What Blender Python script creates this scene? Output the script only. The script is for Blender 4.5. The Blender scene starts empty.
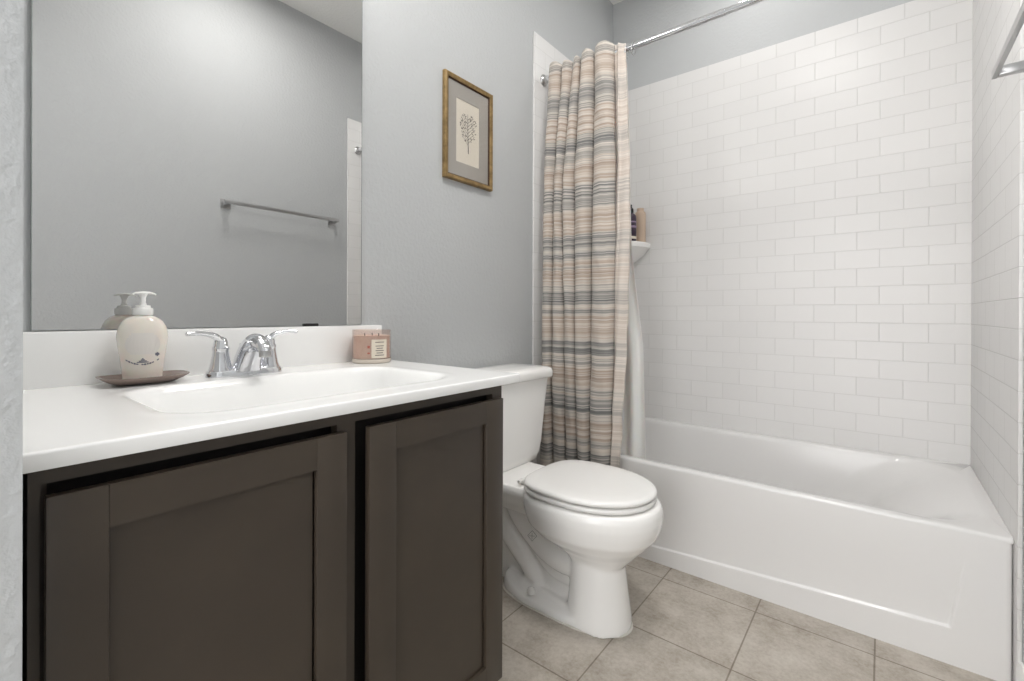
import bpy, bmesh, math, random
from mathutils import Vector, Matrix, noise
random.seed(7)
PI = math.pi
S = bpy.context.scene
COL = S.collection

# ------------------------------------------------------------------ camera
CX, CY, CZC = 1.2435, -0.0805, 0.9466
YAW, PITCH, ROLL = math.radians(38.2784), math.radians(-.0647), math.radians(.2076)
cd = bpy.data.cameras.new('camera'); cam = bpy.data.objects.new('camera', cd); COL.objects.link(cam)
R0 = Vector((math.cos(YAW), math.sin(YAW), 0)); F0 = Vector((-math.sin(YAW), math.cos(YAW), 0)); U0 = Vector((0, 0, 1))
Fv = F0*math.cos(PITCH)+U0*math.sin(PITCH); U1 = U0*math.cos(PITCH)-F0*math.sin(PITCH)
Rv = R0*math.cos(ROLL)+U1*math.sin(ROLL); Uv = U1*math.cos(ROLL)-R0*math.sin(ROLL)
M = Matrix((Rv, Uv, -Fv)).transposed().to_4x4(); M.translation = Vector((CX, CY, CZC))
cam.matrix_world = M
cd.sensor_fit = 'HORIZONTAL'; cd.sensor_width = 36.0
cd.lens = 461.93/1024*36; cd.shift_x = -5.865/1024; cd.shift_y = -26.544/1024
cd.clip_start = .01
S.camera = cam

# ------------------------------------------------------------------ world, lights, exposure
W = bpy.data.worlds.new('doorway_fill_light'); S.world = W; W.use_nodes = True
W.node_tree.nodes['Background'].inputs[0].default_value = (1.0, .99, .985, 1)
W.node_tree.nodes['Background'].inputs[1].default_value = 3.4  # boosted fill, added to enter by the doorway behind the camera
S.view_settings.view_transform = 'Standard'; S.view_settings.look = 'None'
S.view_settings.gamma = 1; S.view_settings.use_curve_mapping = False
S.view_settings.exposure = 0.56
S.cycles.use_denoising = True
S.cycles.max_bounces = 14; S.cycles.diffuse_bounces = 10; S.cycles.glossy_bounces = 8
S.cycles.transmission_bounces = 10; S.cycles.transparent_max_bounces = 12
S.cycles.sample_clamp_indirect = 4.0

def lamp(name, kind, loc, power, size, color=(1, .985, .975), rot=(0, 0, 0), spread=None):
    l = bpy.data.lights.new(name, kind); l.energy = power; l.color = color
    if kind == 'AREA':
        l.shape = 'DISK'; l.size = size
        if spread: l.spread = spread
    else: l.shadow_soft_size = size
    o = bpy.data.objects.new(name, l); o.location = loc; o.rotation_euler = rot; COL.objects.link(o)
    return o
CEIL = 2.755
lamp('shower_downlight_lamp', 'AREA', (.76, 2.0, CEIL-.03), 1.7, .12)
lamp('room_downlight_lamp', 'AREA', (.95, .85, CEIL-.04), 8.5, .40)
for yy in (.16, .38, .60):
    lamp('vanity_bulb_lamp', 'POINT', (.14, yy, 2.20), 1.0, .06)

# ------------------------------------------------------------------ helpers
def lin(c):
    r = []
    for v in c:
        v /= 255.
        r.append(v/12.92 if v <= .04045 else ((v+.055)/1.055)**2.4)
    return (r[0], r[1], r[2], 1)
class MT:
    def __init__(s, name, col, rough=.5, metal=0, spec=.5, **k):
        s.m = bpy.data.materials.new(name); s.m.use_nodes = True
        s.t = s.m.node_tree; s.n = s.t.nodes; s.b = s.n['Principled BSDF']
        s.b.inputs['Base Color'].default_value = lin(col)
        s.b.inputs['Roughness'].default_value = rough
        s.b.inputs['Metallic'].default_value = metal
        s.b.inputs['Specular IOR Level'].default_value = spec
        for a, v in k.items(): s.b.inputs[a.replace('_', ' ')].default_value = v
    def node(s, typ, **k):
        x = s.n.new(typ)
        for a, v in k.items():
            if a in x.inputs: x.inputs[a].default_value = v
            else: setattr(x, a, v)
        return x
    def link(s, a, b): s.t.links.new(a, b)
    def coords(s): return s.node('ShaderNodeTexCoord').outputs['Object']
    def mapping(s, vec, scale=(1, 1, 1), loc=(0, 0, 0), rot=(0, 0, 0)):
        m = s.node('ShaderNodeMapping'); s.link(vec, m.inputs['Vector'])
        m.inputs['Scale'].default_value = scale; m.inputs['Location'].default_value = loc; m.inputs['Rotation'].default_value = rot
        return m.outputs[0]
    def noise(s, vec, scale, detail=2, rough=.5):
        x = s.node('ShaderNodeTexNoise'); s.link(vec, x.inputs['Vector'])
        x.inputs['Scale'].default_value = scale; x.inputs['Detail'].default_value = detail; x.inputs['Roughness'].default_value = rough
        return x.outputs['Fac']
    def ramp(s, fac, stops, interp='LINEAR'):
        r = s.node('ShaderNodeValToRGB'); s.link(fac, r.inputs[0]); e = r.color_ramp; e.interpolation = interp
        while len(e.elements) < len(stops): e.elements.new(.5)
        for q, (p, c) in zip(e.elements, stops): q.position = p; q.color = lin(c) if len(c) == 3 else c
        return r.outputs[0]
    def math(s, op, a, b=None):
        x = s.node('ShaderNodeMath', operation=op)
        for i, v in enumerate((a, b)):
            if v is None: continue
            if isinstance(v, (int, float)): x.inputs[i].default_value = v
            else: s.link(v, x.inputs[i])
        return x.outputs[0]
    def bump(s, h, strength=.2, dist=.001, normal=None):
        x = s.node('ShaderNodeBump'); s.link(h, x.inputs['Height'])
        x.inputs['Strength'].default_value = strength; x.inputs['Distance'].default_value = dist
        if normal: s.link(normal, x.inputs['Normal'])
        s.link(x.outputs[0], s.b.inputs['Normal']); return x.outputs[0]
    def color(s, c): s.link(c, s.b.inputs['Base Color'])

def paint(name, col, rough=.6, bscale=75, bstr=.8):
    m = MT(name, col, rough, spec=.3); c = m.coords()
    h = m.noise(c, bscale, 3, .55); m.bump(m.math('POWER', h, 1.5), bstr, .0025)
    return m.m
MAT = {}
MAT['wall'] = paint('grey_wall_paint', (187, 189, 190))
MAT['ceiling'] = paint('ceiling_paint', (236, 236, 234), .8)
MAT['trim'] = MT('white_trim_paint', (232, 232, 230), .35).m

def wall_tile(name, axis):
    m = MT(name, (233, 233, 229), .12, spec=.3)
    c = m.coords(); sp = m.node('ShaderNodeSeparateXYZ'); m.link(c, sp.inputs[0])
    cb = m.node('ShaderNodeCombineXYZ')
    u = m.math('ADD', sp.outputs['XY'.index(axis)], {'X': -1.465+.1545*40, 'Y': -2.377+.1545*40}[axis])
    v = m.math('SUBTRACT', sp.outputs[2], .0571-.0777*2)
    m.link(u, cb.inputs[0]); m.link(v, cb.inputs[1])
    b = m.node('ShaderNodeTexBrick', offset=.5, offset_frequency=2, squash=1.0)
    m.link(cb.outputs[0], b.inputs['Vector'])
    b.inputs['Scale'].default_value = 1; b.inputs['Mortar Size'].default_value = .0020; b.inputs['Mortar Smooth'].default_value = .9
    b.inputs['Bias'].default_value = 0; b.inputs['Brick Width'].default_value = .1545; b.inputs['Row Height'].default_value = .0777
    b.inputs['Color1'].default_value = lin((221, 220, 219)); b.inputs['Color2'].default_value = lin((218, 217, 216)); b.inputs['Mortar'].default_value = lin((206, 205, 203))
    m.color(b.outputs['Color'])
    wv = m.noise(c, 9, 2)
    inv = m.math('SUBTRACT', 1, b.outputs['Fac'])
    h = m.math('ADD', inv, m.math('MULTIPLY', wv, 1.2))
    m.bump(h, .8, .0009)
    r = m.math('MULTIPLY_ADD', b.outputs['Fac'], .5); r.node.inputs[2].default_value = .30
    m.link(r, m.b.inputs['Roughness'])
    return m.m
MAT['tileX'] = wall_tile('white_subway_tile_x', 'X')
MAT['tileY'] = wall_tile('white_subway_tile_y', 'Y')
def floor_mat():
    m = MT('greige_floor_tile', (168, 160, 150), .42, spec=.4); c = m.coords()
    mp = m.mapping(c, (1, 1, 1), (-.03+.300*9, -.024+.3035*9-.3035*0, 0))
    b = m.node('ShaderNodeTexBrick', offset=0.0, offset_frequency=2, squash=1.0); m.link(mp, b.inputs['Vector'])
    b.inputs['Scale'].default_value = 1; b.inputs['Mortar Size'].default_value = .0022; b.inputs['Mortar Smooth'].default_value = .1
    b.inputs['Brick Width'].default_value = .300; b.inputs['Row Height'].default_value = .3035; b.inputs['Bias'].default_value = 0
    b.inputs['Color1'].default_value = (.93, .93, .93, 1); b.inputs['Color2'].default_value = (1.05, 1.04, 1.03, 1); b.inputs['Mortar'].default_value = (.52, .49, .45, 1)
    n1 = m.noise(c, 7, 8, .72); n2 = m.noise(c, 90, 4, .7)
    f = m.math('ADD', m.math('MULTIPLY', n1, .7), m.math('MULTIPLY', n2, .3))
    col = m.ramp(f, [(.35, (144, 135, 123)), (.45, (169, 161, 150)), (.54, (184, 177, 167)), (.68, (200, 194, 185))])
    mx = m.node('ShaderNodeMixRGB', blend_type='MULTIPLY'); mx.inputs[0].default_value = 1
    m.link(col, mx.inputs[1]); m.link(b.outputs['Color'], mx.inputs[2]); m.color(mx.outputs[0])
    h = m.math('ADD', m.math('MULTIPLY', m.math('SUBTRACT', 1, b.outputs['Fac']), 1.0), m.math('MULTIPLY', n2, .25))
    m.bump(h, .5, .0015)
    return m.m
MAT['floor'] = floor_mat()
def gloss(name, col, rough=.12, spec=.5, coat=0.):
    m = MT(name, col, rough, spec=spec, Coat_Weight=coat)
    n = m.noise(m.coords(), 4, 2); m.bump(n, .05, .004); return m.m
MAT['counter'] = gloss('white_cultured_marble', (243, 243, 242), .16)
MAT['acrylic'] = gloss('white_tub_acrylic', (219, 218, 217), .16)
MAT['china'] = gloss('white_vitreous_china', (243, 242, 240), .08)
MAT['seat'] = gloss('white_seat_plastic', (236, 235, 233), .22)
def cab():
    m = MT('espresso_cabinet_paint', (68, 61, 54), .36, spec=.45); c = m.coords()
    n = m.noise(m.mapping(c, (1, 1, 12)), 3, 4, .6)
    m.color(m.ramp(m.noise(c, 2.5, 4, .6), [(.35, (62, 54, 46)), (.65, (72, 63, 53))]))
    m.bump(n, .08, .001)
    return m.m
MAT['cab'] = cab()
MAT['cabdark'] = MT('dark_gap_and_toe_kick', (26, 21, 18), .7).m  # near black: shade colour for the gap board, shared with the toe kick
MAT['chrome'] = MT('polished_chrome', (226, 227, 230), .05, 1).m
MAT['brushed'] = MT('satin_chrome', (190, 190, 190), .28, 1).m
MAT['mirror'] = MT('mirror_silver', (212, 212, 211), .0, 1).m
MAT['edge'] = MT('mirror_edge_glass', (150, 156, 154), .2).m
MAT['black'] = MT('black_plastic', (22, 21, 21), .4).m
def gold():
    m = MT('antique_gold_leaf', (150, 120, 70), .42, .35); c = m.coords()
    m.color(m.ramp(m.noise(c, 30, 5, .7), [(.35, (112, 90, 54)), (.65, (158, 132, 88))])); return m.m
MAT['gold'] = gold()
MAT['golddark'] = MT('dark_bronze_fillet', (70, 48, 32), .5, .4).m
MAT['mat'] = MT('grey_mat_board', (168, 163, 156), .8).m
MAT['paper'] = MT('cream_paper', (224, 216, 202), .85).m
MAT['ink'] = MT('sepia_ink', (66, 58, 58), .8).m
def glass(name, tint=(1, 1, 1), gl=.08):
    m = bpy.data.materials.new(name); m.use_nodes = True; t = m.node_tree; n = t.nodes; n.clear()
    o = n.new('ShaderNodeOutputMaterial'); mx = n.new('ShaderNodeMixShader'); tr = n.new('ShaderNodeBsdfTransparent'); g = n.new('ShaderNodeBsdfGlossy')
    lw = n.new('ShaderNodeLayerWeight'); lw.inputs[0].default_value = .5; pw = n.new('ShaderNodeMath'); pw.operation = 'POWER'; pw.inputs[1].default_value = 5; t.links.new(lw.outputs['Facing'], pw.inputs[0])
    f = n.new('ShaderNodeMath'); f.operation = 'MULTIPLY_ADD'; f.inputs[1].default_value = .8; f.inputs[2].default_value = .03; t.links.new(pw.outputs[0], f.inputs[0])
    tr.inputs[0].default_value = (*tint, 1); g.inputs['Roughness'].default_value = gl
    t.links.new(f.outputs[0], mx.inputs[0]); t.links.new(tr.outputs[0], mx.inputs[1]); t.links.new(g.outputs[0], mx.inputs[2]); t.links.new(mx.outputs[0], o.inputs[0])
    return m
MAT['glass'] = glass('picture_glass', (.97, .97, .97), .03)
MAT['jar'] = glass('candle_glass', (.96, .92, .90), .05)
MAT['jarbase'] = MT('thick_glass_base', (206, 196, 184), .12).m
MAT['lumi'] = MT('lit_diffuser', (255, 255, 255), .5, Emission_Color=(1, .95, .88, 1), Emission_Strength=6.0).m
MAT['soap'] = MT('cream_liquid_soap_bottle', (228, 221, 212), .12, Subsurface_Weight=.25, Subsurface_Scale=.01).m
MAT['pump'] = MT('white_translucent_pump', (236, 236, 234), .25).m
MAT['decal'] = MT('blue_grey_print', (96, 96, 116), .6).m
MAT['decalsilver'] = MT('pale_silver_print', (218, 213, 208), .45).m
MAT['decal2'] = MT('grey_stamp', (140, 138, 136), .5).m
MAT['tray'] = MT('taupe_glazed_ceramic', (134, 118, 110), .22).m
def wax():
    m = MT('pink_wax', (206, 178, 164), .5); c = m.coords()
    n = m.noise(m.mapping(c, (1, 1, .7)), 22, 3, .6)
    m.color(m.ramp(n, [(.33, (198, 130, 118)), (.42, (206, 182, 170)), (.7, (216, 200, 188))])); return m.m
MAT['wax'] = wax()
MAT['label'] = MT('cream_label', (226, 216, 200), .7).m
MAT['redprint'] = MT('red_print', (190, 110, 98), .6).m
MAT['purple'] = MT('dark_purple_bottle', (58, 44, 62), .3).m
MAT['lilac'] = MT('lilac_print', (150, 132, 156), .5).m
MAT['tan'] = MT('tan_bottle', (200, 178, 158), .35).m
MAT['caulk'] = MT('caulk', (214, 211, 204), .6).m
def curtain_mat(name, pale=0.0):
    m = MT(name, (190, 180, 170), .85, spec=.15, Sheen_Weight=.15); c = m.coords()
    sp = m.node('ShaderNodeSeparateXYZ'); m.link(c, sp.inputs[0])
    wob = m.noise(m.mapping(c, (1, 1, .15)), 9, 2)
    z = m.math('ADD', sp.outputs[2], m.math('MULTIPLY', wob, .02))
    def n1(scale, detail=0, seed=0.):
        cb = m.node('ShaderNodeCombineXYZ'); m.link(z, cb.inputs[2]); cb.inputs[0].default_value = seed
        mm = m.mapping(cb.outputs[0], (1, 1, 1)); return m.noise(mm, scale, detail, .6)
    base = m.math('SINE', m.math('MULTIPLY', m.math('SUBTRACT', z, 1.868+.01-.215*.25), 2*PI/.215))
    a = m.math('MULTIPLY', base, .20)
    d = m.math('MULTIPLY', m.math('SUBTRACT', n1(38, 3, 2.), .5), 1.7)
    e = m.math('MULTIPLY', m.math('SUBTRACT', n1(170, 1, 5.), .5), .9)
    f = m.math('ADD', m.math('ADD', a, d), m.math('ADD', e, .5))
    col = m.ramp(f, [(.08, (158, 143, 131)), (.30, (178, 164, 152)), (.46, (202, 194, 185)), (.60, (166, 161, 155)), (.76, (134, 133, 131)), (.95, (92, 92, 92))])
    ln = m.ramp(n1(230, 0, 9.), [(.66, (0, 0, 0)), (.72, (255, 255, 255))])
    mx = m.node('ShaderNodeMixRGB', blend_type='MIX'); m.link(m.math('MULTIPLY', ln, .55), mx.inputs[0]); m.link(col, mx.inputs[1]); mx.inputs[2].default_value = lin((232, 226, 218))
    out = mx.outputs[0]
    if pale:
        m2 = m.node('ShaderNodeMixRGB', blend_type='MIX'); m2.inputs[0].default_value = pale; m.link(out, m2.inputs[1]); m2.inputs[2].default_value = lin((222, 212, 203)); out = m2.outputs[0]
    m.color(out)
    wv = m.noise(m.mapping(c, (1, 1, 1)), 60, 3, .6); m.bump(m.math('ADD', wv, n1(260, 0, 1.)), .25, .0015)
    return m.m
MAT['curtain'] = curtain_mat('striped_curtain_cloth')
MAT['hem'] = curtain_mat('curtain_reverse_side', .45)
MAT['liner'] = MT('white_vinyl_liner', (234, 233, 230), .4, Subsurface_Weight=.1, Subsurface_Scale=.02).m

def tag(o, label=None, cat=None, group=None, kind=None):
    if label: o['label'] = label
    if cat: o['category'] = cat
    if group: o['group'] = group
    if kind: o['kind'] = kind
    return o
def thing(name, label, cat, loc=(0, 0, 0), group=None):
    o = bpy.data.objects.new(name, None); COL.objects.link(o); o.location = loc; o.empty_display_size = .05
    return tag(o, label, cat, group)
def obj(name, bm, mat, parent=None, smooth=True, angle=40):
    """bm is in WORLD coordinates; the mesh is stored about its own centre or its parent's origin"""
    bmesh.ops.recalc_face_normals(bm, faces=bm.faces)
    if smooth:
        for f in bm.faces: f.smooth = True
        lim = math.radians(angle)
        for e in bm.edges:
            if len(e.link_faces) == 2 and e.calc_face_angle(0) > lim: e.smooth = False
    me = bpy.data.meshes.new(name); bm.to_mesh(me); bm.free()
    for q in (mat if isinstance(mat, (list, tuple)) else [mat]): me.materials.append(q)
    o = bpy.data.objects.new(name, me); COL.objects.link(o)
    if parent:
        o.parent = parent
        p = parent; off = Vector((0, 0, 0))
        while p: off += p.location; p = p.parent
        o.location = -off
    return o
def box(bm, x0, x1, y0, y1, z0, z1, bev=0., seg=2):
    r = bmesh.ops.create_cube(bm, size=1); vs = r['verts']
    for v in vs:
        v.co = Vector((x0 if v.co.x < 0 else x1, y0 if v.co.y < 0 else y1, z0 if v.co.z < 0 else z1))
    if bev:
        es = list({e for v in vs for e in v.link_edges})
        bmesh.ops.bevel(bm, geom=es, offset=bev, segments=seg, profile=.5, affect='EDGES')
    return vs
def newbox(*a, **k):
    bm = bmesh.new(); box(bm, *a, **k); return bm
def loft(bm, rings, cap0=True, cap1=True, closed=True):
    R = [[bm.verts.new(p) for p in r] for r in rings]; n = len(R[0])
    for a, b in zip(R, R[1:]):
        for i in range(n if closed else n-1):
            j = (i+1) % n
            bm.faces.new((a[i], a[j], b[j], b[i]))
    if cap0: bm.faces.new(R[0][::-1])
    if cap1: bm.faces.new(R[-1])
    return R
def lathe(bm, prof, c, n=32, axis=Vector((0, 0, 1)), sx=1, sy=1, rot=0):
    q = axis.normalized().to_track_quat('Z', 'Y').to_matrix(); c = Vector(c)
    rings = []
    for r, z in prof:
        ring = []
        for i in range(n):
            a = 2*PI*i/n
            x, y = max(r, 1e-5)*math.cos(a)*sx, max(r, 1e-5)*math.sin(a)*sy
            x, y = x*math.cos(rot)-y*math.sin(rot), x*math.sin(rot)+y*math.cos(rot)
            ring.append(c+q@Vector((x, y, z)))
        rings.append(ring)
    loft(bm, rings)
def tube(bm, pts, rad, n=14, flat=1., cap=True, side=None):
    pts = [Vector(p) for p in pts]; N = len(pts)
    if not isinstance(rad, (list, tuple)): rad = [rad]*N
    ref = side or Vector((0, 0, 1)); rings = []
    for i, p in enumerate(pts):
        t = (pts[min(i+1, N-1)]-pts[max(i-1, 0)]).normalized()
        s = t.cross(ref)
        if s.length < 1e-3: s = t.cross(Vector((0, 1, 0)))
        s.normalize(); u = s.cross(t)
        rings.append([p+s*math.cos(2*PI*k/n)*rad[i]+u*math.sin(2*PI*k/n)*rad[i]*flat for k in range(n)])
    loft(bm, rings, cap, cap)
def smoothpath(pts, rad, k=6):
    P = [Vector(p) for p in pts]; out = []; ro = []
    for i in range(len(P)-1):
        p0, p1, p2, p3 = P[max(i-1, 0)], P[i], P[i+1], P[min(i+2, len(P)-1)]
        for j in range(k):
            t = j/k
            out.append(.5*((2*p1)+(p2-p0)*t+(2*p0-5*p1+4*p2-p3)*t*t+(3*p1-p0-3*p2+p3)*t**3)); ro.append(rad[i]*(1-t)+rad[i+1]*t)
    out.append(P[-1]); ro.append(rad[-1]); return out, ro
def rrect(x0, x1, y0, y1, z, r, n=6):
    r = min(r, (x1-x0)/2-1e-4, (y1-y0)/2-1e-4)
    out = []
    for cx, cy, a0 in ((x1-r, y1-r, 0), (x0+r, y1-r, PI/2), (x0+r, y0+r, PI), (x1-r, y0+r, 1.5*PI)):
        for i in range(n+1):
            a = a0+PI/2*i/n; out.append(Vector((cx+r*math.cos(a), cy+r*math.sin(a), z)))
    return out

# ------------------------------------------------------------------ the setting
RW = 1.52; YB = 2.387; YF = -.027; YE = 1.5973; ZT = 2.2185
def struct(name, bm, mat, parent=None, **k):
    o = obj(name, bm, mat, parent, **k)
    o['kind'] = 'structure'
    return o
struct('floor', newbox(-.12, RW+.12, -1.60, YB+.12, -.10, 0), MAT['floor'], smooth=False)  # shell runs on as an unseen hallway, added to channel the fill light
struct('ceiling', newbox(-.12, RW+.12, -1.60, YB+.12, CEIL, CEIL+.1), MAT['ceiling'], smooth=False)
wl = struct('wall_left', newbox(-.12, 0, -1.60, YB+.12, 0, CEIL), MAT['wall'], smooth=False)
wb = struct('wall_back', newbox(0, RW, YB, YB+.12, 0, CEIL), MAT['wall'], smooth=False)
wr = struct('wall_right', newbox(RW, RW+.12, -1.60, YB+.12, 0, CEIL), MAT['wall'], smooth=False)
bm = bmesh.new()
box(bm, 0, .600, YF-.115, YF, 0, CEIL); box(bm, .600, 1.46, YF-.115, YF, 2.10, CEIL); box(bm, 1.46, RW, YF-.115, YF, 0, CEIL)
struct('wall_front', bm, MAT['wall'], smooth=False)
# tiled surround: thin tile skins with a rounded bullnose edge, parts of their walls
t = struct('tile_surround', newbox(0.0, .010, YE, YB-.0, 0, ZT, bev=.003), MAT['tileY'], wl)
t = struct('tile_surround', newbox(.010, RW-.010, YB-.010, YB, 0, ZT, bev=.0), MAT['tileX'], wb)
t = struct('tile_surround', newbox(RW-.010, RW, YE, YB, 0, ZT, bev=.003), MAT['tileY'], wr)
def baseboard(name, pts):
    bm = bmesh.new()
    (x0, x1, y0, y1, side) = pts
    d = .012*side
    prof = [(0, 0), (d, 0), (d, .065), (d*.7, .075), (d*.4, .083), (0, .085)]
    loft(bm, [[Vector((x0+a, yy, z)) for a, z in prof] for yy in (y0, y1)])
    return struct(name, bm, MAT['trim'])
baseboard('baseboard_left', (0, 0, .76, YE, 1))
baseboard('baseboard_right', (RW, RW, YF, YE, -1))

# ------------------------------------------------------------------ bathtub
XT0, XT1, YT0, YT1, HT = .0105, RW-.0105, 1.6266, YB-.0105, .374
tub = thing('bathtub', 'white alcove bathtub with a recessed apron panel below the subway tile', 'bathtub', (.76, 2.0, 0))
bm = bmesh.new()
rings = [rrect(XT0, XT1, YT0+.016, YT1, 0.0, .006, 14),
         rrect(XT0, XT1, YT0+.016, YT1, HT-.014, .006, 14),
         rrect(XT0, XT1, YT0+.0012, YT1, HT-.0125, .006, 14),
         rrect(XT0, XT1, YT0+.0008, YT1, HT-.008, .007, 14),
         rrect(XT0, XT1, YT0+.0028, YT1, HT-.0032, .008, 14),
         rrect(XT0, XT1, YT0+.007, YT1, HT-.0008, .010, 14),
         rrect(XT0, XT1, YT0+.012, YT1, HT, .012, 14),
         rrect(XT0+.080, XT1-.030, YT0+.036, YT1-.046, HT, .16, 14),
         rrect(XT0+.083, XT1-.040, YT0+.040, YT1-.050, HT-.002, .16, 14),
         rrect(XT0+.085, XT1-.060, YT0+.043, YT1-.054, HT-.007, .16, 14),
         rrect(XT0+.087, XT1-.100, YT0+.046, YT1-.057, HT-.018, .16, 14),
         rrect(XT0+.095, XT1-.180, YT0+.054, YT1-.064, HT-.06, .16, 14),
         rrect(XT0+.105, XT1-.270, YT0+.066, YT1-.076, HT-.13, .15, 14),
         rrect(XT0+.120, XT1-.340, YT0+.084, YT1-.092, HT-.22, .14, 14),
         rrect(XT0+.140, XT1-.385, YT0+.105, YT1-.115, HT-.285, .12, 14),
         rrect(XT0+.180, XT1-.420, YT0+.150, YT1-.160, HT-.315, .10, 14)]
loft(bm, rings)
body = obj('tub_body', bm, MAT['acrylic'], tub, angle=50)
# apron: a sheet in front carrying the recessed field
def apron():
    bm = bmesh.new(); X0, X1 = XT0, XT1-.002; nx, nz = 150, 60
    def prof(x, z):
        # recessed field: slanting bottom line and leaning right side
        zb = .052+(x-.5)*.052; xr = 1.392+(z-.098)*.16; xl = .11-(z-.05)*.1
        d = min(z-zb, xr-x, x-xl)
        up = max(0., min(1., (HT-.04-z)/.20)); up = up*up*(3-2*up)
        s = max(0., min(1., d/.006)); s = s*s*(3-2*s)
        y = YT0+.001+.007*s*up
        edge = max(0., (x-(X1-.014))/.014); y += .010*(1-math.sqrt(max(0., 1-edge*edge)))
        return y
    xs = sorted(set([X0+(X1-X0)*i/nx for i in range(nx+1)]+[1.375+.0025*i for i in range(18)]+[X1-.014+.002*i for i in range(8)]))
    zs = sorted(set([(HT-.0118)*j/nz for j in range(nz+1)]+[.03+.0025*i for i in range(34)]))
    V = [[bm.verts.new((x, prof(x, z), z)) for x in xs] for z in zs]
    for a, b in zip(V, V[1:]):
        for i in range(len(xs)-1): bm.faces.new((a[i], a[i+1], b[i+1], b[i]))
    # close as a solid 10 mm thick
    B = [[bm.verts.new((x, YT0+.016, z)) for x in (xs[0], xs[-1])] for z in (zs[0], zs[-1])]
    bm.faces.new([B[0][0], B[1][0], B[1][1], B[0][1]])
    bm.faces.new([v for v in V[0]]+[B[0][1], B[0][0]]); bm.faces.new([v for v in V[-1]][::-1]+[B[1][0], B[1][1]])
    bm.faces.new([r[0] for r in V][::-1]+[B[0][0], B[1][0]]); bm.faces.new([r[-1] for r in V]+[B[1][1], B[0][1]])
    return bm
obj('apron_panel', apron(), MAT['acrylic'], tub, angle=50)
bm = bmesh.new(); lathe(bm, [(.0, .0), (.034, 0), (.034, .004), (.028, .006), (0, .006)], (.30, 2.0, HT-.3155), 28); obj('drain', bm, MAT['chrome'], tub)

# ------------------------------------------------------------------ vanity
CT, CF, CW = .8039, .5708, .787
van = thing('vanity_cabinet', 'dark espresso vanity cabinet with two shaker doors under white counter', 'cabinet', (.27, .36, 0))
CY0, CY1, FX, ZC = YF+.008, .744, .545, CT-.0205
bm = bmesh.new()
box(bm, .006, FX-.018, CY0, CY0+.016, .0, ZC); box(bm, .006, FX-.018, CY1-.016, CY1, 0, ZC)
box(bm, .006, FX-.018, CY0+.016, CY1-.016, .112, .128); box(bm, .006, .014, CY0+.016, CY1-.016, .128, ZC)
obj('carcass', bm, MAT['cab'], van, smooth=False)
bm = bmesh.new()
OL = [(-.010, .329), (.362, .712)]     # the two openings
box(bm, FX-.018, FX, CY0, OL[0][0], .112, ZC); box(bm, FX-.018, FX, OL[0][1], OL[1][0], .112, ZC); box(bm, FX-.018, FX, OL[1][1], CY1, .112, ZC)
for a, b in OL: box(bm, FX-.018, FX, a, b, .7635, ZC); box(bm, FX-.018, FX, a, b, .112, .135)
obj('face_frame', bm, MAT['cab'], van, smooth=False)
ib = obj('gap_shade_board', newbox(.504, .512, CY0+.017, CY1-.017, .130, ZC), MAT['cabdark'], van, smooth=False)  # dark board added behind the door gaps, standing in for shade inside
obj('toe_kick', newbox(.46, .475, CY0+.016, CY1-.016, 0, .112), MAT['cabdark'], van, smooth=False)
def door(y0, y1, sw):
    z0, z1, xb, xf = .1165, .7535, FX+.0065, .5655
    # frame as one closed ring with a recessed flat panel
    bm = bmesh.new(); st, rl = sw, .048
    box(bm, xb, xf, y0, y0+st, z0, z1, bev=.0012); box(bm, xb, xf, y1-st, y1, z0, z1, bev=.0012)
    box(bm, xb, xf-.0001, y0+st, y1-st, z1-rl, z1, bev=.0); box(bm, xb, xf-.0001, y0+st, y1-st, z0, z0+.052, bev=.0)
    d = obj('door', bm, MAT['cab'], van)
    obj('door_panel', newbox(xb+.001, xf-.008, y0+st-.003, y1-st-.0035, z0+.046, z1-rl+.003), MAT['cab'], d, smooth=False)  # panel cut short of the right stile; the slit imitates a shaded edge
door(-.0075, .335, .050); door(.377, .7265, .055)

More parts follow.
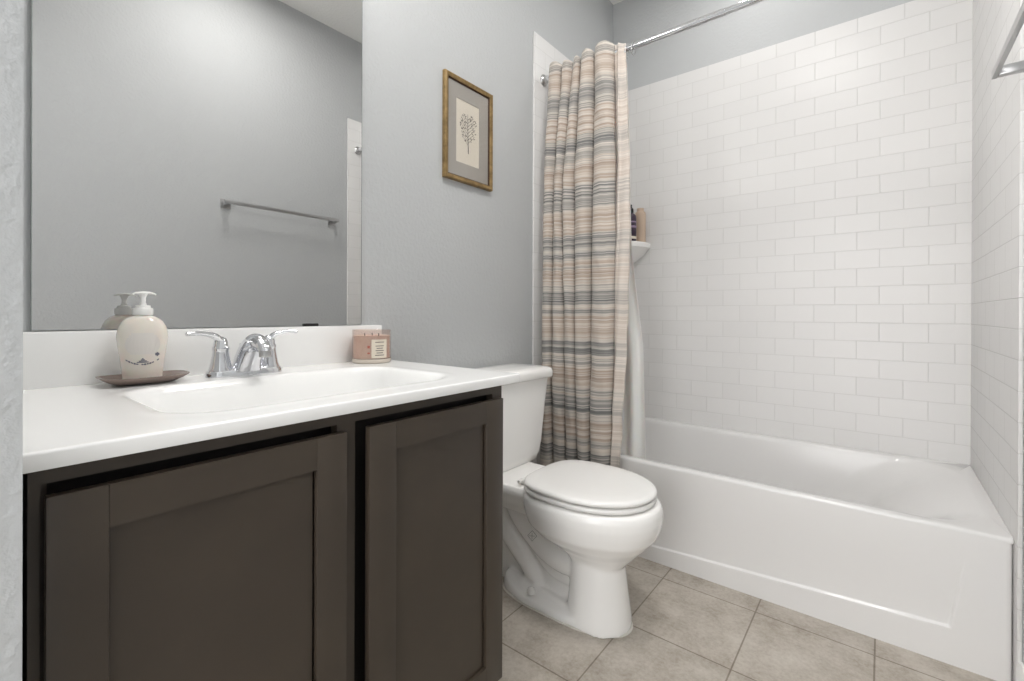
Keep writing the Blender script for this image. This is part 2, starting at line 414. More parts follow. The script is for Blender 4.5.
top = thing('vanity_countertop', 'white cultured marble countertop with integrated basin and backsplash', 'countertop', (.28, .38, CT))
def counter():
    bm = bmesh.new(); x0, x1, y0, y1 = .001, CF, YF+.001, CW
    bx0, bx1, by0, by1, r = .155, .500, .115, .665, .09
    def h(x, y):
        cx, cy = (bx0+bx1)/2, (by0+by1)/2
        qx, qy = abs(x-cx)-(bx1-bx0)/2+r, abs(y-cy)-(by1-by0)/2+r
        d = math.hypot(max(qx, 0), max(qy, 0))+min(max(qx, qy), 0)-r
        s = max(0., min(1., -d/.11)); s = 1-(1-s)**2.0
        lip = max(0., min(1., -d/.045)); lip = lip*lip*(3-2*lip)
        rim = .0007*math.exp(-((d-.006)/.012)**2)
        return CT-.118*s*lip+rim
    nx, ny = 110, 150
    xs = [x0+(x1-.006-x0)*i/nx for i in range(nx+1)]; ys = [y0+(y1-.006-y0)*j/ny for j in range(ny+1)]
    V = [[bm.verts.new((x, y, h(x, y))) for x in xs] for y in ys]
    for a, b in zip(V, V[1:]):
        for i in range(nx): bm.faces.new((a[i], a[i+1], b[i+1], b[i]))
    # rounded front and right edges, then skirt
    def edge(off, dz):
        P = []
        for i in range(nx+1): P.append(Vector((xs[i], y0, CT-dz)))
        P2 = [Vector((x1-.006+off, yy, CT-dz)) for yy in ys]
        P3 = [Vector((xx, y1-.006+off, CT-dz)) for xx in xs[::-1]]
        return P2, P3
    prev2, prev3 = [V[j][-1] for j in range(ny+1)], [V[-1][i] for i in range(nx, -1, -1)]
    for off, dz in ((.0045, .0004), (.0056, .0014), (.006, .0032), (.006, .0185), (.0055, .0195), (.004, .020), (-.03, .020)):
        P2, P3 = edge(off, dz)
        n2 = [bm.verts.new(p) for p in P2]; n3 = [bm.verts.new(p) for p in P3]
        n2[-1].co.y += 0; corner = None
        for i in range(ny): bm.faces.new((prev2[i], n2[i], n2[i+1], prev2[i+1]))
        for i in range(nx): bm.faces.new((prev3[i], n3[i], n3[i+1], prev3[i+1]))
        bm.faces.new([v for v in (prev2[-1], n2[-1], n3[0], prev3[0]) if True]) if prev2[-1] is not prev3[0] else bm.faces.new((prev2[-1], n2[-1], n3[0]))
        prev2, prev3 = n2, n3
    return bm
obj('counter_slab', counter(), MAT['counter'], top, angle=60)
bm = newbox(.001, .0205, YF+.001, CW, CT-.002, .9092, bev=.003); obj('backsplash', bm, MAT['counter'], top)
bm = bmesh.new(); lathe(bm, [(0, 0), (.022, 0), (.022, .003), (.014, .004), (.013, .008), (0, .009)], (.325, .39, CT-.1165), 24); obj('drain', bm, MAT['chrome'], top)

# ------------------------------------------------------------------ mirror
mir = thing('wall_mirror', 'large frameless wall mirror above the white backsplash', 'mirror', (.003, .38, .911))
obj('mirror_glass', newbox(.001, .006, .0335, .7225, .9115, 2.02), [MAT['mirror']], mir, smooth=False)
obj('polished_edge', newbox(.001, .0068, .0320, .0334, .9115, 2.02), MAT['edge'], mir, smooth=False)
obj('polished_edge', newbox(.001, .0068, .7226, .7237, .9115, 2.02), MAT['edge'], mir, smooth=False)
for yy in (.565,):
    o = obj('mirror_clip', newbox(.001, .011, yy-.021, yy+.021, .9093, .917, bev=.0015), MAT['black'], mir); o['label'] = 'black mirror clip'

# ------------------------------------------------------------------ faucet
fc = thing('bathroom_faucet', 'chrome two handle faucet on the counter behind the basin', 'faucet', (.092, .368, CT))
FXc, FYc = .088, .368
bm = bmesh.new()
def oval(cx, cy, a, b, z, n=40, e=.8):
    out = []
    for i in range(n):
        t = 2*PI*i/n; c, s = math.cos(t), math.sin(t)
        out.append(Vector((cx+b*math.copysign(abs(c)**e, c), cy+a*math.copysign(abs(s)**e, s), z)))
    return out
loft(bm, [oval(FXc, FYc, .080, .029, CT), oval(FXc, FYc, .080, .029, CT+.008), oval(FXc, FYc, .077, .026, CT+.014), oval(FXc, FYc, .070, .018, CT+.017)])
obj('base_plate', bm, MAT['chrome'], fc)
for s in (-1, 1):
    hy = FYc+s*.051
    bm = bmesh.new()
    lathe(bm, [(0, 0), (.024, 0), (.024, .004), (.0215, .010), (.019, .022), (.0165, .036), (.0155, .046), (.0165, .049), (.0165, .053), (.0145, .056), (.0140, .064), (.011, .072), (.005, .076), (0, .077)], (FXc, hy, CT+.012), 32)
    hnd = obj('handle', bm, MAT['chrome'], fc)
    bm = bmesh.new()
    ps, rs = smoothpath([(FXc, hy-s*.006, CT+.070), (FXc+.002, hy+s*.010, CT+.088), (FXc+.006+.006*(s > 0), hy+s*.030, CT+.0955), (FXc+.010+.012*(s > 0), hy+s*(.052-.009*(s > 0)), CT+.0975), (FXc+.013+.018*(s > 0), hy+s*(.068-.014*(s > 0)), CT+.0965)], [.012, .0115, .0085, .0075, .0068], 6)
    tube(bm, ps, rs, 14, .62)
    obj('lever', bm, MAT['chrome'], hnd)
bm = bmesh.new()
Tp = smoothpath([(FXc-.024, FYc, CT+.012), (FXc-.016, FYc, CT+.045), (FXc+.008, FYc, CT+.077), (FXc+.044, FYc, CT+.0945), (FXc+.080, FYc, CT+.091), (FXc+.104, FYc, CT+.075), (FXc+.1135, FYc, CT+.060)], [.030, .026, .0225, .0195, .0175, .0150, .0135], 5)
Bp = smoothpath([(FXc+.036, FYc, CT+.010), (FXc+.040, FYc, CT+.016), (FXc+.046, FYc, CT+.028), (FXc+.056, FYc, CT+.042), (FXc+.068, FYc, CT+.053), (FXc+.080, FYc, CT+.058), (FXc+.090, FYc, CT+.057)], [0]*7, 5)
rings = []
for T, B, w in zip(Tp[0], Bp[0], Tp[1]):
    mid = (T+B)/2; h = (T-B)/2; rr2 = []
    for q in range(24):
        a = 2*PI*q/24; rr2.append(mid+h*math.copysign(abs(math.sin(a))**.85, math.sin(a))+Vector((0, 1, 0))*w*math.copysign(abs(math.cos(a))**.85, math.cos(a)))
    rings.append(rr2)
loft(bm, rings); obj('spout', bm, MAT['chrome'], fc)
bm = bmesh.new(); lathe(bm, [(0, 0), (.0115, 0), (.0120, .002), (.0120, .013), (.0105, .015), (0, .015)], (FXc+.1015, FYc, CT+.046), 24); obj('aerator', bm, MAT['brushed'], fc)
bm = bmesh.new(); tube(bm, [(FXc-.021, FYc, CT+.014), (FXc-.021, FYc, CT+.062)], .0022, 10)
lathe(bm, [(0, 0), (.004, .001), (.006, .006), (.0045, .011), (0, .012)], (FXc-.021, FYc, CT+.060), 16); obj('lift_rod', bm, MAT['chrome'], fc)

# ------------------------------------------------------------------ soap tray and dispenser
TX, TY = .083, .183
bm = bmesh.new()
def trring(a, b, z, bend=0.):
    out = []
    for i in range(48):
        t = 2*PI*i/48; c, s = math.cos(t), math.sin(t); e = .55
        x = b*math.copysign(abs(c)**e, c); y = a*math.copysign(abs(s)**e, s)
        out.append(Vector((TX+x, TY+y*.975, z+bend*(y/a)**2)))
    return out
loft(bm, [trring(.045, .024, CT+.0015), trring(.050, .028, CT+.0018), trring(.064, .040, CT+.0085, .001), trring(.0725, .049, CT+.0145, .0015), trring(.0735, .0500, CT+.0165, .0015), trring(.0715, .048, CT+.0165, .0015), trring(.060, .038, CT+.0110, .001), trring(.046, .026, CT+.0085)])
tag(obj('soap_tray', bm, MAT['tray']), 'taupe ceramic tray on the counter under the soap dispenser', 'tray')
sd = thing('soap_dispenser', 'cream liquid soap pump bottle standing on the taupe tray', 'soap dispenser', (TX-.004, TY-.001, CT+.010))
BX, BY, BZ0 = TX-.004, TY-.002, CT+.0095
BR = -.22   # broad side turned a little toward the door
def bring(w, d, z, e=.85, n=48):
    out = []
    for i in range(n):
        t = 2*PI*i/n; c, s = math.cos(t), math.sin(t)
        x = d*math.copysign(abs(c)**e, c); y = w*math.copysign(abs(s)**e, s)
        out.append(Vector((BX+x*math.cos(BR)-y*math.sin(BR), BY+x*math.sin(BR)+y*math.cos(BR), BZ0+z)))
    return out
BPROF = [(.0285, .018, 0), (.0315, .0205, .002), (.0325, .0215, .012), (.0355, .0235, .040), (.039, .0255, .066), (.0408, .0262, .082), (.0402, .0258, .092), (.0375, .0245, .104), (.0325, .022, .114), (.026, .019, .1205), (.019, .0155, .1245), (.0145, .0140, .1265), (.0125, .0125, .1272), (.0125, .0125, .128)]
bm = bmesh.new(); loft(bm, [bring(w, d, z) for w, d, z in BPROF]); obj('bottle', bm, MAT['soap'], sd)
bm = bmesh.new()
lathe(bm, [(0, .1272), (.0160, .1272), (.0165, .1285), (.0165, .1395), (.0155, .1415), (.0125, .1420), (.0120, .1465), (.0062, .148), (.0045, .153), (.0047, .162), (.0070, .167), (.0085, .1705), (0, .1715)], (BX, BY, BZ0), 28)
obj('pump_collar', bm, MAT['pump'], sd)
bm = bmesh.new()
pts = [(BX+.003, BY-.0175, BZ0+.1685), (BX+.0015, BY-.0125, BZ0+.1708), (BX, BY, BZ0+.1722), (BX, BY+.010, BZ0+.1720), (BX, BY+.0175, BZ0+.1705), (BX, BY+.021, BZ0+.1685)]
tube(bm, pts, [.0028, .0045, .0062, .0058, .0042, .003], 14, .45); obj('pump_head', bm, MAT['pump'], sd)
def bsurf(u, z, off=.0006):
    """point on the broad face, u across"""
    for (w0, d0, z0), (w1, d1, z1) in zip(BPROF, BPROF[1:]):
        if z0 <= z <= z1:
            k = (z-z0)/(z1-z0); w, d = w0+(w1-w0)*k, d0+(d1-d0)*k
            s = max(-.999, min(.999, u/w)); st = math.copysign(abs(s)**(1/.85), s); c = math.sqrt(1-st*st)
            x = d*c**.85+off; y = u
            return Vector((BX+x*math.cos(BR)-y*math.sin(BR), BY+x*math.sin(BR)+y*math.cos(BR), BZ0+z))
def strip(bm, pts, hw):
    A = [bm.verts.new(bsurf(u, z+hw)) for u, z in pts]; B = [bm.verts.new(bsurf(u, z-hw, .0006)) for u, z in pts]
    A2 = [bm.verts.new(bsurf(u, z+hw, .0001)) for u, z in pts]; B2 = [bm.verts.new(bsurf(u, z-hw, .0001)) for u, z in pts]
    for i in range(len(pts)-1):
        bm.faces.new((A[i], A[i+1], B[i+1], B[i])); bm.faces.new((A2[i], B2[i], B2[i+1], A2[i+1]))
bm = bmesh.new()
for i in range(13):      # broken curved row of tiny print, a small crest over it
    u0 = -.026+.0040*i; f = lambda u: .030+.010*((abs(u))/.026)**2
    if i % 6 != 5: strip(bm, [(u0+q*.0016, f(u0+q*.0016)) for q in range(3)], .0011+.0004*(i % 2))
for k, w in enumerate((.009, .006, .003, .0012)): strip(bm, [(-w+2*w*q/4, .0345+k*.0024) for q in range(5)], .0008)
for k, w in enumerate((.001, .003, .0038, .003, .001)): strip(bm, [(.0225-w, .046+k*.0017), (.0225, .046+k*.0017), (.0225+w, .046+k*.0017)], .0007)
obj('printed_label', bm, MAT['decal'], sd, smooth=False)
bm = bmesh.new()
for k in range(10):
    z = .052+.0042*k; w = .027*math.sqrt(max(0, 1-((z-.070)/.026)**2))
    if w > .004: strip(bm, [(-w+2*w*q/8, z) for q in range(9)], .0021)
obj('pale_label', bm, MAT['decalsilver'], sd, smooth=False)

# ------------------------------------------------------------------ candle
KX, KY, KR = .0815, .709, .0540
cn = thing('jar_candle', 'pink wax candle in a glass jar at the counter end by the wall', 'candle', (KX, KY, CT))
bm = bmesh.new(); lathe(bm, [(0, .0008), (KR-.002, .0008), (KR, .003), (KR, .0115), (KR-.001, .0128), (0, .0128)], (KX, KY, CT), 48); obj('jar_base', bm, MAT['jarbase'], cn)
bm = bmesh.new(); lathe(bm, [(KR, .0130), (KR, .0925), (KR-.0012, .0945), (KR-.003, .0925), (KR-.003, .0130)], (KX, KY, CT), 48); obj('jar', bm, MAT['jar'], cn)
bm = bmesh.new(); lathe(bm, [(0, .0135), (KR-.0032, .0135), (KR-.0032, .078), (KR-.006, .0765), (0, .0765)], (KX, KY, CT), 48); obj('wax', bm, MAT['wax'], cn)
for k in range(3):
    a = 2.1*k+.4; bm = bmesh.new(); tube(bm, [(KX+.022*math.cos(a), KY+.022*math.sin(a), CT+.076), (KX+.023*math.cos(a), KY+.022*math.sin(a), CT+.084)], .0012, 8); obj('wick', bm, MAT['black'], cn)
A0 = math.atan2(CY-KY, CX-KX)
def cyl_patch(a0, a1, z0, z1, off, n=10):
    bm = bmesh.new()
    for r, fl in ((KR+off, 0), (KR+.0001, 1)):
        A = [bm.verts.new((KX+r*math.cos(a0+(a1-a0)*i/n), KY+r*math.sin(a0+(a1-a0)*i/n), CT+z0)) for i in range(n+1)]
        B = [bm.verts.new((KX+r*math.cos(a0+(a1-a0)*i/n), KY+r*math.sin(a0+(a1-a0)*i/n), CT+z1)) for i in range(n+1)]
        for i in range(n): bm.faces.new((A[i], A[i+1], B[i+1], B[i]))
    return bm
lb = obj('paper_label', cyl_patch(A0-.02, A0+.82, .016, .068, .0006), MAT['label'], cn); lb['label'] = 'cream square label with lines of print'
for z, c in ((.0605, .24), (.050, .22), (.0435, .17), (.037, .22), (.0305, .17), (.024, .24)):
    obj('print_line', cyl_patch(A0+.40-c, A0+.40+c, z-.0008, z+.0008, .0011), MAT['ink'] if z < .06 else MAT['golddark'], lb)
obj('printed_mark', cyl_patch(A0-.22, A0-.10, .044, .051, .0006), MAT['redprint'], cn); obj('printed_mark', cyl_patch(A0-.22, A0-.10, .028, .032, .0006), MAT['redprint'], cn)

# ------------------------------------------------------------------ framed picture
py0, py1, pz0, pz1 = 1.0525, 1.3095, 1.436, 1.8205
pic = thing('framed_print', 'small gold framed botanical print with grey mat on the left wall', 'picture', (.002, 1.175, 1.436))
def frame_ring(prof):
    """prof: (inset, x) points swept round the rectangle with mitred corners"""
    bm = bmesh.new(); R = []
    for ins, x in prof:
        R.append([bm.verts.new((x, y, z)) for y, z in ((py0+ins, pz0+ins), (py1-ins, pz0+ins), (py1-ins, pz1-ins), (py0+ins, pz1-ins))])
    n = len(R)
    for a in range(n):
        A, B = R[a], R[(a+1) % n]
        for i in range(4): bm.faces.new((A[i], A[(i+1) % 4], B[(i+1) % 4], B[i]))
    return bm
obj('frame', frame_ring([(0, .001), (0, .014), (.002, .0175), (.006, .019), (.010, .0170), (.014, .0160), (.0165, .014), (.017, .001)]), MAT['gold'], pic, angle=30)
obj('inner_fillet', frame_ring([(.017, .004), (.017, .0135), (.0205, .0105), (.0205, .004)]), MAT['golddark'], pic, smooth=False)
bm = bmesh.new()
def ring_flat(bm, y0, y1, z0, z1, Y0, Y1, Z0, Z1, xa, xb):
    for (a, b, c, d) in ((y0, Y0, z0, z1), (Y1, y1, z0, z1), (Y0, Y1, z0, Z0), (Y0, Y1, Z1, z1)): box(bm, xa, xb, a, b, c, d)
ring_flat(bm, py0+.0168, py1-.0168, pz0+.0168, pz1-.0168, 1.115, 1.239, 1.509, 1.744, .004, .0075)
obj('mat_board', bm, MAT['mat'], pic, smooth=False)
obj('paper', newbox(.003, .0058, 1.113, 1.241, 1.507, 1.746), MAT['paper'], pic, smooth=False)
bm = bmesh.new(); rr = random.Random(3)
def stroke(bm, p, q, w):
    (y0, z0), (y1, z1) = p, q; d = Vector((y1-y0, z1-z0)); n = Vector((-d.y, d.x)).normalized()*w
    f = [bm.verts.new((.0062, y0+n.x, z0+n.y)), bm.verts.new((.0062, y1+n.x*.5, z1+n.y*.5)), bm.verts.new((.0062, y1-n.x*.5, z1-n.y*.5)), bm.verts.new((.0062, y0-n.x, z0-n.y))]
    bm.faces.new(f)
stroke(bm, (1.180, 1.552), (1.177, 1.640), .0022); stroke(bm, (1.177, 1.640), (1.176, 1.700), .0014)
for k in range(16):
    t = k/15; z = 1.585+t*.095; sgn = 1 if k % 2 else -1; L = .018+.024*math.sin(PI*(t*.8+.15))
    e = (1.178+sgn*L, z+L*.9); stroke(bm, (1.178, z), e, .0008)
    for q in range(5):
        f = rr.uniform(.35, 1.05); cyy, czz = 1.178+sgn*L*f+rr.uniform(-.005, .005), z+L*.9*f+rr.uniform(-.005, .005); a = rr.uniform(0, PI); s = rr.uniform(.0018, .0036)
        stroke(bm, (cyy-s*math.cos(a), czz-s*math.sin(a)), (cyy+s*math.cos(a), czz+s*math.sin(a)), .0016)
obj('drawing', bm, MAT['ink'], pic, smooth=False)
obj('glass', newbox(.0085, .0098, py0+.0172, py1-.0172, pz0+.0172, pz1-.0172), MAT['glass'], pic, smooth=False)

# ------------------------------------------------------------------ toilet
YC = 1.207
wc = thing('toilet', 'white two piece toilet with closed lid between vanity and bathtub', 'toilet', (.35, YC, 0))
def egg(xc, af, ar, b, z, n=56, er=.72, ef=.95):
    out = []
    for i in range(n):
        t = 2*PI*i/n; c, s = math.cos(t), math.sin(t)
        if c >= 0: x = xc+af*c**ef; y = b*math.copysign(abs(s)**.97, s)
        else: x = xc-ar*abs(c)**er; y = b*math.copysign(abs(s)**er, s)
        out.append(Vector((x, YC+y, z)))
    return out
bm = bmesh.new()
loft(bm, [egg(.555, .05, .06, .05, .15), egg(.555, .100, .11, .082, .205), egg(.545, .135, .14, .105, .232), egg(.53, .175, .17, .135, .258), egg(.52, .212, .19, .160, .290), egg(.515, .228, .193, .168, .318), egg(.515, .232, .195, .173, .342), egg(.515, .231, .195, .173, .366), egg(.515, .226, .193, .168, .381), egg(.515, .216, .185, .160, .385)])
# pedestal column
loft(bm, [egg(.555, .100, .100, .093, 0.0, er=.8), egg(.555, .098, .096, .090, .03, er=.8), egg(.553, .090, .088, .082, .10, er=.8), egg(.550, .083, .080, .077, .18, er=.8), egg(.550, .080, .078, .076, .25, er=.8)])
# foot
def foot(ins, z, zb):
    o = egg(.42, .236-ins, .215-ins, .095-ins, z, er=.42, ef=.7)
    for p in o:
        k = max(0, min(1, (.32-p.x)/.11)); p.z += (zb-z)*k*k*(3-2*k) if z > 0 else 0
        if p.x < .34: p.y = YC+(p.y-YC)*(1-.18*k)
    return o
loft(bm, [foot(0, 0, 0), foot(0, .014, .030), foot(.005, .021, .050), foot(.020, .026, .060)])
# tank deck
loft(bm, [rrect(.03, .36, YC-.085, YC+.085, .285, .04), rrect(.025, .38, YC-.110, YC+.110, .325, .05), rrect(.02, .40, YC-.125, YC+.125, .362, .05), rrect(.02, .40, YC-.120, YC+.120, .384, .05)])
# trapway
def tr(p, r, dy=0, fl=1.):
    ps, rs = smoothpath([(x, YC+dy, z) for x, z in p], r, 6); tube(bm, ps, rs, 20, fl, side=Vector((0, 1, 0)))
for s in (-1, 1):
    tr([(.13, .350), (.120, .290), (.150, .235), (.205, .185), (.255, .135), (.300, .085), (.330, .04), (.34, .02)], [.044, .045, .045, .044, .041, .036, .032, .03], s*.014)
    tr([(.250, .350), (.245, .300), (.275, .250), (.330, .200), (.385, .165), (.440, .150), (.50, .155)], [.050, .050, .049, .047, .045, .043, .040], s*.016)
    tr([(.30, .19), (.345, .13), (.40, .095), (.48, .09)], [.022, .022, .022, .022], s*.008)
box(bm, .17, .50, YC-.020, YC+.020, .0, .30)
me = bpy.data.meshes.new('tmp'); bmesh.ops.recalc_face_normals(bm, faces=bm.faces); bm.to_mesh(me); bm.free()
to = bpy.data.objects.new('tmp', me); COL.objects.link(to)
r = to.modifiers.new('r', 'REMESH'); r.mode = 'VOXEL'; r.voxel_size = .0048
r = to.modifiers.new('s', 'SMOOTH'); r.iterations = 7; r.factor = .5
dg = bpy.context.evaluated_depsgraph_get(); me2 = bpy.data.meshes.new_from_object(to.evaluated_get(dg))
bpy.data.objects.remove(to)
bm = bmesh.new(); bm.from_mesh(me2)
for v in bm.verts:
    if v.co.z < .004: v.co.z = max(0.0005, v.co.z)
obj('bowl', bm, MAT['china'], wc, angle=75)
bm = bmesh.new()
def out(g, z): return [Vector((p.x+(p.x-.42)/.23*g, YC+(p.y-YC)*(1+g/.09), z)) for p in foot(0, 0, 0)]
loft(bm, [out(.0045, .0004), out(.0045, .0022), out(.0010, .0036)]); obj('caulk_line', bm, MAT['caulk'], wc)
# small moulded approval mark on the trapway
from mathutils.bvhtree import BVHTree
bowl = [o for o in wc.children if o.name.startswith('bowl')][0]
bb = bmesh.new(); bb.from_mesh(bowl.data); tree = BVHTree.FromBMesh(bb); bb.free()
bo = Vector(wc.location)
def onbowl(x, z):
    h = tree.ray_cast(Vector((x, .9, z)), Vector((0, 1, 0)), 1.0)
    return (h[0]+h[1]*.0006) if h[0] else None
bm = bmesh.new(); MXc, MZc, ma = .338, .212, math.radians(-38)
for (a, b) in (((-1, -1), (1, -1)), ((1, -1), (1, 1)), ((1, 1), (-1, 1)), ((-1, 1), (-1, -1)), ((-.6, -.6), (.6, .6)), ((-.6, .6), (.6, -.6))):
    P = []
    for q in range(5):
        u, v = a[0]+(b[0]-a[0])*q/4, a[1]+(b[1]-a[1])*q/4; u *= .011; v *= .011
        h = onbowl(MXc+u*math.cos(ma)-v*math.sin(ma), MZc+u*math.sin(ma)+v*math.cos(ma))
        if h: P.append(h)
    if len(P) > 2: tube(bm, P, .0007, 6)
if len(bm.verts): obj('approval_mark', bm, MAT['decal2'], wc)
# tank
bm = bmesh.new()
def tk(z, hw, x0, x1, r=.03): return rrect(x0, x1, YC-hw-.006, YC+hw+.006, z, r, 8)
loft(bm, [tk(.364, .10, .05, .150), tk(.366, .145, .035, .188), tk(.376, .170, .030, .199), tk(.395, .183, .028, .203), tk(.45, .193, .027, .204), tk(.60, .213, .024, .208), tk(.697, .227, .022, .211)])
for v in bm.verts:     # underside rises toward both ends
    if v.co.z < .41: v.co.z += .026*(abs(v.co.y-YC)/.19)**2
obj('tank', bm, MAT['china'], wc, angle=60)
bm = bmesh.new()
loft(bm, [tk(.6975, .226, .020, .214, .026), tk(.6985, .236, .014, .224, .030), tk(.703, .239, .012, .227, .032), tk(.722, .239, .012, .227, .032), tk(.731, .236, .014, .224, .030), tk(.7365, .228, .020, .216, .030), tk(.740, .20, .045, .19, .03), tk(.7415, .12, .09, .15, .02)])
obj('tank_lid', bm, MAT['china'], wc, angle=60)
bm = bmesh.new(); ps, rs = smoothpath([(.213, YC-.155, .655), (.232, YC-.155, .655), (.238, YC-.165, .654), (.238, YC-.195, .650), (.236, YC-.215, .646)], [.009, .008, .007, .006, .008], 4); tube(bm, ps, rs, 12, .7); obj('flush_lever', bm, MAT['chrome'], wc)
bm = bmesh.new()
def st(z, i, x=.0): return egg(.516+x, .211-i, .186-i, .168-i, z, er=.60)
loft(bm, [st(.3885, .010), st(.3895, .003), st(.392, .0005), st(.3975, 0), st(.4025, .002), st(.4035, .007)]); obj('seat', bm, MAT['seat'], wc, angle=60)
bm = bmesh.new()
loft(bm, [st(.4072, .012), st(.4078, .004), st(.4095, .001), st(.414, -.0005), st(.419, .001), st(.4225, .006), st(.4245, .014), st(.4262, .05), st(.4268, .12)]); obj('seat_lid', bm, MAT['seat'], wc, angle=60)
for s in (-1, 1):
    bm = bmesh.new(); box(bm, .300, .345, YC+s*.078-.012, YC+s*.078+.012, .384, .399, bev=.005, seg=3); tube(bm, [(.318, YC+s*.078-.030, .399), (.318, YC+s*.078+.018, .399)], .0055, 12)
    obj('hinge', bm, MAT['seat'], wc)
    bm = bmesh.new(); lathe(bm, [(0, 0), (.014, 0), (.014, .006), (.011, .014), (.006, .018), (0, .019)], (.345, YC+s*.074, .034), 20); obj('bolt_cap', bm, MAT['seat'], wc)

# ------------------------------------------------------------------ corner shelf and bottles
def quarter(r, z, n=20):
    x0, y0 = .0102, YB-.0102
    return [Vector((x0, y0, z))]+[Vector((x0+r*math.cos(PI/2*i/n), y0-r*math.sin(PI/2*i/n), z)) for i in range(n+1)]
bm = bmesh.new(); loft(bm, [quarter(.05, 1.19), quarter(.12, 1.225), quarter(.19, 1.275), quarter(.216, 1.306), quarter(.224, 1.311), quarter(.226, 1.334), quarter(.222, 1.338)])
tag(obj('corner_shelf', bm, MAT['china'], angle=35), 'white ceramic corner shelf on tiled wall beside the shower curtain', 'shelf')
b1 = thing('shampoo_bottle', 'dark purple bottle with white label strip on the corner shelf', 'bottle', (.170, 2.268, 1.338))
bm = bmesh.new(); c = (.170, 2.268, 1.3385); lathe(bm, [(0, 0), (.027, 0), (.029, .004), (.029, .125), (.027, .140), (.017, .150), (.012, .156), (0, .156)], c, 32); obj('bottle', bm, MAT['purple'], b1)
bm = bmesh.new(); lathe(bm, [(0, .1565), (.0135, .1565), (.0135, .178), (.006, .181), (.005, .200), (0, .201)], c, 24); obj('cap', bm, MAT['black'], b1)
for z0, z1, mt, nm in ((.012, .026, 'label', 'label_strip'), (.072, .084, 'lilac', 'printed_band'), (.100, .108, 'lilac', 'printed_band')):
    bm = bmesh.new(); lathe(bm, [(.0288, z0), (.0295, z0+.0004), (.0295, z1-.0004), (.0288, z1)], c, 32); obj(nm, bm, MAT[mt], b1)
b2 = thing('lotion_bottle', 'tan bottle behind the dark purple bottle on the corner shelf', 'bottle', (.190, 2.345, 1.338))
bm = bmesh.new()
c = (.190, 2.345, 1.3385); lathe(bm, [(0, 0), (.028, 0), (.030, .004), (.030, .155), (.028, .168), (.020, .1745), (0, .1745)], c, 32, sy=.8); obj('bottle', bm, MAT['tan'], b2)
bm = bmesh.new(); lathe(bm, [(0, .1745), (.019, .1745), (.019, .190), (0, .192)], c, 24); obj('cap', bm, MAT['tan'], b2)

# ------------------------------------------------------------------ shower rod, curtain, liner, rings
RY, RZ = 1.668, 2.0235
rod = thing('shower_curtain_rod', 'chrome shower curtain rod spanning the tub between the tiled walls', 'curtain rod', (.76, RY, RZ))
bm = bmesh.new(); tube(bm, [(.0150, RY, RZ), (RW-.0150, RY, RZ)], .0125, 24); obj('rod', bm, MAT['chrome'], rod)
bm = bmesh.new(); tube(bm, [(.0150, RY, RZ), (.80, RY, RZ)], .0140, 24); obj('outer_tube', bm, MAT['chrome'], rod)
for x, s in ((.0105, 1), (RW-.0105, -1)):
    bm = bmesh.new(); lathe(bm, [(0, 0), (.024, 0), (.026, .003), (.024, .008), (.017, .013), (.016, .024), (0, .024)], (x, RY, RZ), 28, axis=Vector((s, 0, 0))); obj('end_flange', bm, MAT['brushed'], rod)
# fold edges (x) measured at four heights
LV = [(2.06, [.056, .129, .176, .221, .284, .378]), (1.52, [.050, .097, .144, .200, .290, .400]), (.75, [.052, .109, .171, .232, .300, .412]), (.20, [.050, .122, .188, .250, .310, .400])]
def foldx(z):
    if z >= LV[0][0]: return LV[0][1]
    for (za, A), (zb, B) in zip(LV, LV[1:]):
        if z >= zb:
            k = (za-z)/(za-zb); return [a+(b-a)*k for a, b in zip(A, B)]
    return LV[-1][1]
def yc(z):
    k = max(0, min(1, (2.06-z)/1.5)); return 1.668-.062*k**.8
rc = random.Random(5)
DEP = [.058, .052, .050, .060, .066]
def section(z):
    X = foldx(z); pts = []; y0 = yc(z)
    for i in range(5):
        a, b = X[i], X[i+1]; n = 16
        for q in range(n):
            t = q/n; s = math.sin(PI*t)
            w = .0035*math.sin(z*(3.1+i)+i*2.)*math.sin(2*PI*t)
            y = y0+.018-DEP[i]*(s**.5)+w
            x = a+(b-a)*(t-.10*math.sin(2*PI*t)*.6)+.004*math.sin(z*2.3+i)*s
            pts.append((x, y))
    return pts
def curtain():
    bm = bmesh.new(); nz = 130; z0 = .20; rings = []
    for j in range(nz+1):
        k = j/nz; row = []
        zb = 2.048-(2.048-z0)*k
        P = section(zb)
        for i, (x, y) in enumerate(P):
            ph = (i % 16)/16; f = i//16
            up = .016*math.sin(PI*ph)*(1.1 if f in (0, 3, 4) else .5)-.004*f*0
            z = zb+up*(1-k)**6+ (0.004*math.sin(i*.3) if k > .97 else 0)
            y2 = y+.0012*math.sin(z*41+i*.8)+.0016*math.sin(z*17+i*.31)
            row.append(Vector((x+.001*math.sin(z*23+i), y2, z)))
        rings.append(row)
    V = [[bm.verts.new(p) for p in r] for r in rings]
    for a, b in zip(V, V[1:]):
        for i in range(len(a)-1): bm.faces.new((a[i], a[i+1], b[i+1], b[i]))
    return bm, [r[-1] for r in rings]
def solid(o, th):
    m = o.modifiers.new('thickness', 'SOLIDIFY'); m.thickness = th; m.offset = 0
cu = thing('shower_curtain', 'striped beige and grey cloth shower curtain gathered at left end of rod', 'curtain', (.24, 1.64, .2))
bm, last = curtain()
o = obj('curtain_cloth', bm, MAT['curtain'], cu, angle=80); solid(o, .0016)
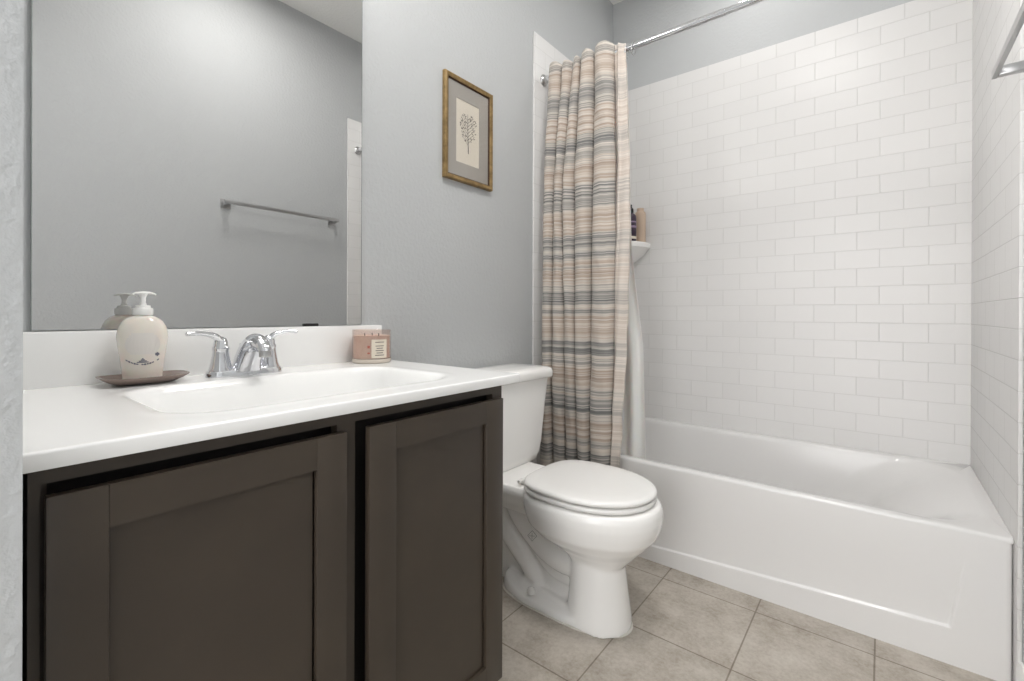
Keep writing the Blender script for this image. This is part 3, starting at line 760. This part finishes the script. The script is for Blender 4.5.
# turned edge: the last width of cloth, folded back toward the tub, shows its paler reverse and a hem
def turned():
    bm = bmesh.new(); rows = []
    for j, p in enumerate(last):
        k = j/(len(last)-1); row = []
        n = 14; W_ = .052+.010*math.sin(k*5)
        for i in range(n+1):
            t = i/n
            x = p.x-.0015+t*W_+.006*math.sin(PI*t*2+k*3)
            y = p.y+.012*math.sin(t*PI)*-1+t*(-.006)+.005*math.sin(t*9+k*9)
            y += .0025*math.sin(p.z*38+t*3)*(t if t > .2 else 0)
            row.append(Vector((x, y, p.z-.012*t*(1-k)**8-(.075*t if k == 0 else 0)*0)))
        rows.append(row)
    V = [[bm.verts.new(q) for q in r] for r in rows]
    for a, b in zip(V, V[1:]):
        for i in range(len(a)-1): bm.faces.new((a[i], a[i+1], b[i+1], b[i]))
    return bm
o = obj('turned_hem', turned(), MAT['hem'], cu, angle=80); solid(o, .0016); o['label'] = 'paler turned edge of the curtain'
# liner hanging inside the tub
bm = bmesh.new(); rows = []
for j in range(91):
    k = j/90; z = 1.990-(1.990-.16)*k; row = []
    yy = 1.708+.057*min(1, k*1.25)**.8
    xe = .410
    for za, xa, zb, xb_ in ((1.99, .405, 1.2, .415), (1.2, .415, 1.05, .43), (1.05, .43, .8, .462), (.8, .462, .1, .473)):
        if zb <= z <= za: xe = xa+(xb_-xa)*(za-z)/(za-zb)
    for i in range(121):
        t = i/120; x = .075+(xe-.075)*t
        row.append(Vector((x, yy+.013*math.sin(t*34+k*.8)*(1-.55*t)+.004*math.sin(z*9+t*5), z-.004*math.sin(t*34)*(1-k)**9)))
    rows.append(row)
V = [[bm.verts.new(q) for q in r] for r in rows]
for a, b in zip(V, V[1:]):
    for i in range(len(a)-1): bm.faces.new((a[i], a[i+1], b[i+1], b[i]))
o = obj('curtain_liner', bm, MAT['liner'], angle=80); solid(o, .0010)
tag(o, 'white plain liner hanging inside the tub behind the striped curtain', 'curtain liner')
# rings
for i, x in enumerate([.085, .150, .198, .250, .335, .398, .425, .452]):
    bm = bmesh.new(); rr_ = .024; pts = []
    for q in range(25):
        a = PI*.5+2*PI*q/24; pts.append((x+.003*math.sin(a), RY+.020*math.cos(a), RZ-.008+rr_*math.sin(a)+.0))
    tube(bm, pts, .0017, 8, side=Vector((1, 0, 0)))
    lathe(bm, [(0, -.004), (.0035, -.003), (.0045, 0), (.0035, .003), (0, .004)], (x, RY-.020, RZ-.020), 12)
    tag(obj('curtain_ring', bm, MAT['brushed']), 'small metal ring holding the shower curtain to the rod', 'curtain ring', 'rings along the curtain rod')

# ------------------------------------------------------------------ towel bar
tb = thing('towel_bar', 'flat chrome towel bar on the grey right wall, seen also in the mirror', 'towel bar', (RW, 1.18, 1.50))
BXc = 1.453
obj('bar', newbox(BXc-.005, BXc+.005, .858, 1.503, 1.515, 1.534, bev=.001), MAT['brushed'], tb)
for yy in (.885, 1.488):
    bm = bmesh.new(); box(bm, BXc+.0052, RW-.008, yy-.011, yy+.010, 1.514, 1.535, bev=.0012); 
    p = obj('post', bm, MAT['brushed'], tb)
    obj('mounting_plate', newbox(RW-.0085, RW-.0004, yy-.024, yy+.024, 1.501, 1.549, bev=.0015), MAT['brushed'], p)

# ------------------------------------------------------------------ light fixtures (above the frame)
for (x, y, r, nm, lbl) in ((.76, 2.0, .075, 'ceiling_downlight', 'white recessed downlight in the ceiling over the bathtub'), (.95, .85, .21, 'ceiling_light', 'white round flush light in the ceiling over the floor')):
    f = thing(nm, lbl, 'light', (x, y, CEIL))
    bm = bmesh.new(); lathe(bm, [(r, 0), (r+.018, 0), (r+.016, -.006), (r, -.008), (r-.004, -.002)], (x, y, CEIL-.0004), 40); obj('trim_ring', bm, MAT['trim'], f)
    bm = bmesh.new(); lathe(bm, [(0, -.001), (r-.004, -.001), (r-.004, -.004), (0, -.006)], (x, y, CEIL), 40); obj('diffuser', bm, MAT['lumi'], f)
vl = thing('vanity_light', 'three lamp chrome vanity light on the wall above the mirror', 'light', (.02, .38, 2.25))
obj('back_plate', newbox(.001, .022, .10, .66, 2.24, 2.32, bev=.004), MAT['chrome'], vl)
for yy in (.16, .38, .60):
    bm = bmesh.new(); tube(bm, [(.022, yy, 2.28), (.09, yy, 2.29), (.14, yy, 2.29)], .008, 12); a = obj('arm', bm, MAT['chrome'], vl)
    bm = bmesh.new(); lathe(bm, [(0, 0), (.030, 0), (.045, -.02), (.060, -.055), (.056, -.055), (.042, -.022), (.026, -.006), (0, -.006)], (.14, yy, 2.29), 28); obj('glass_shade', bm, MAT['lumi'], vl)
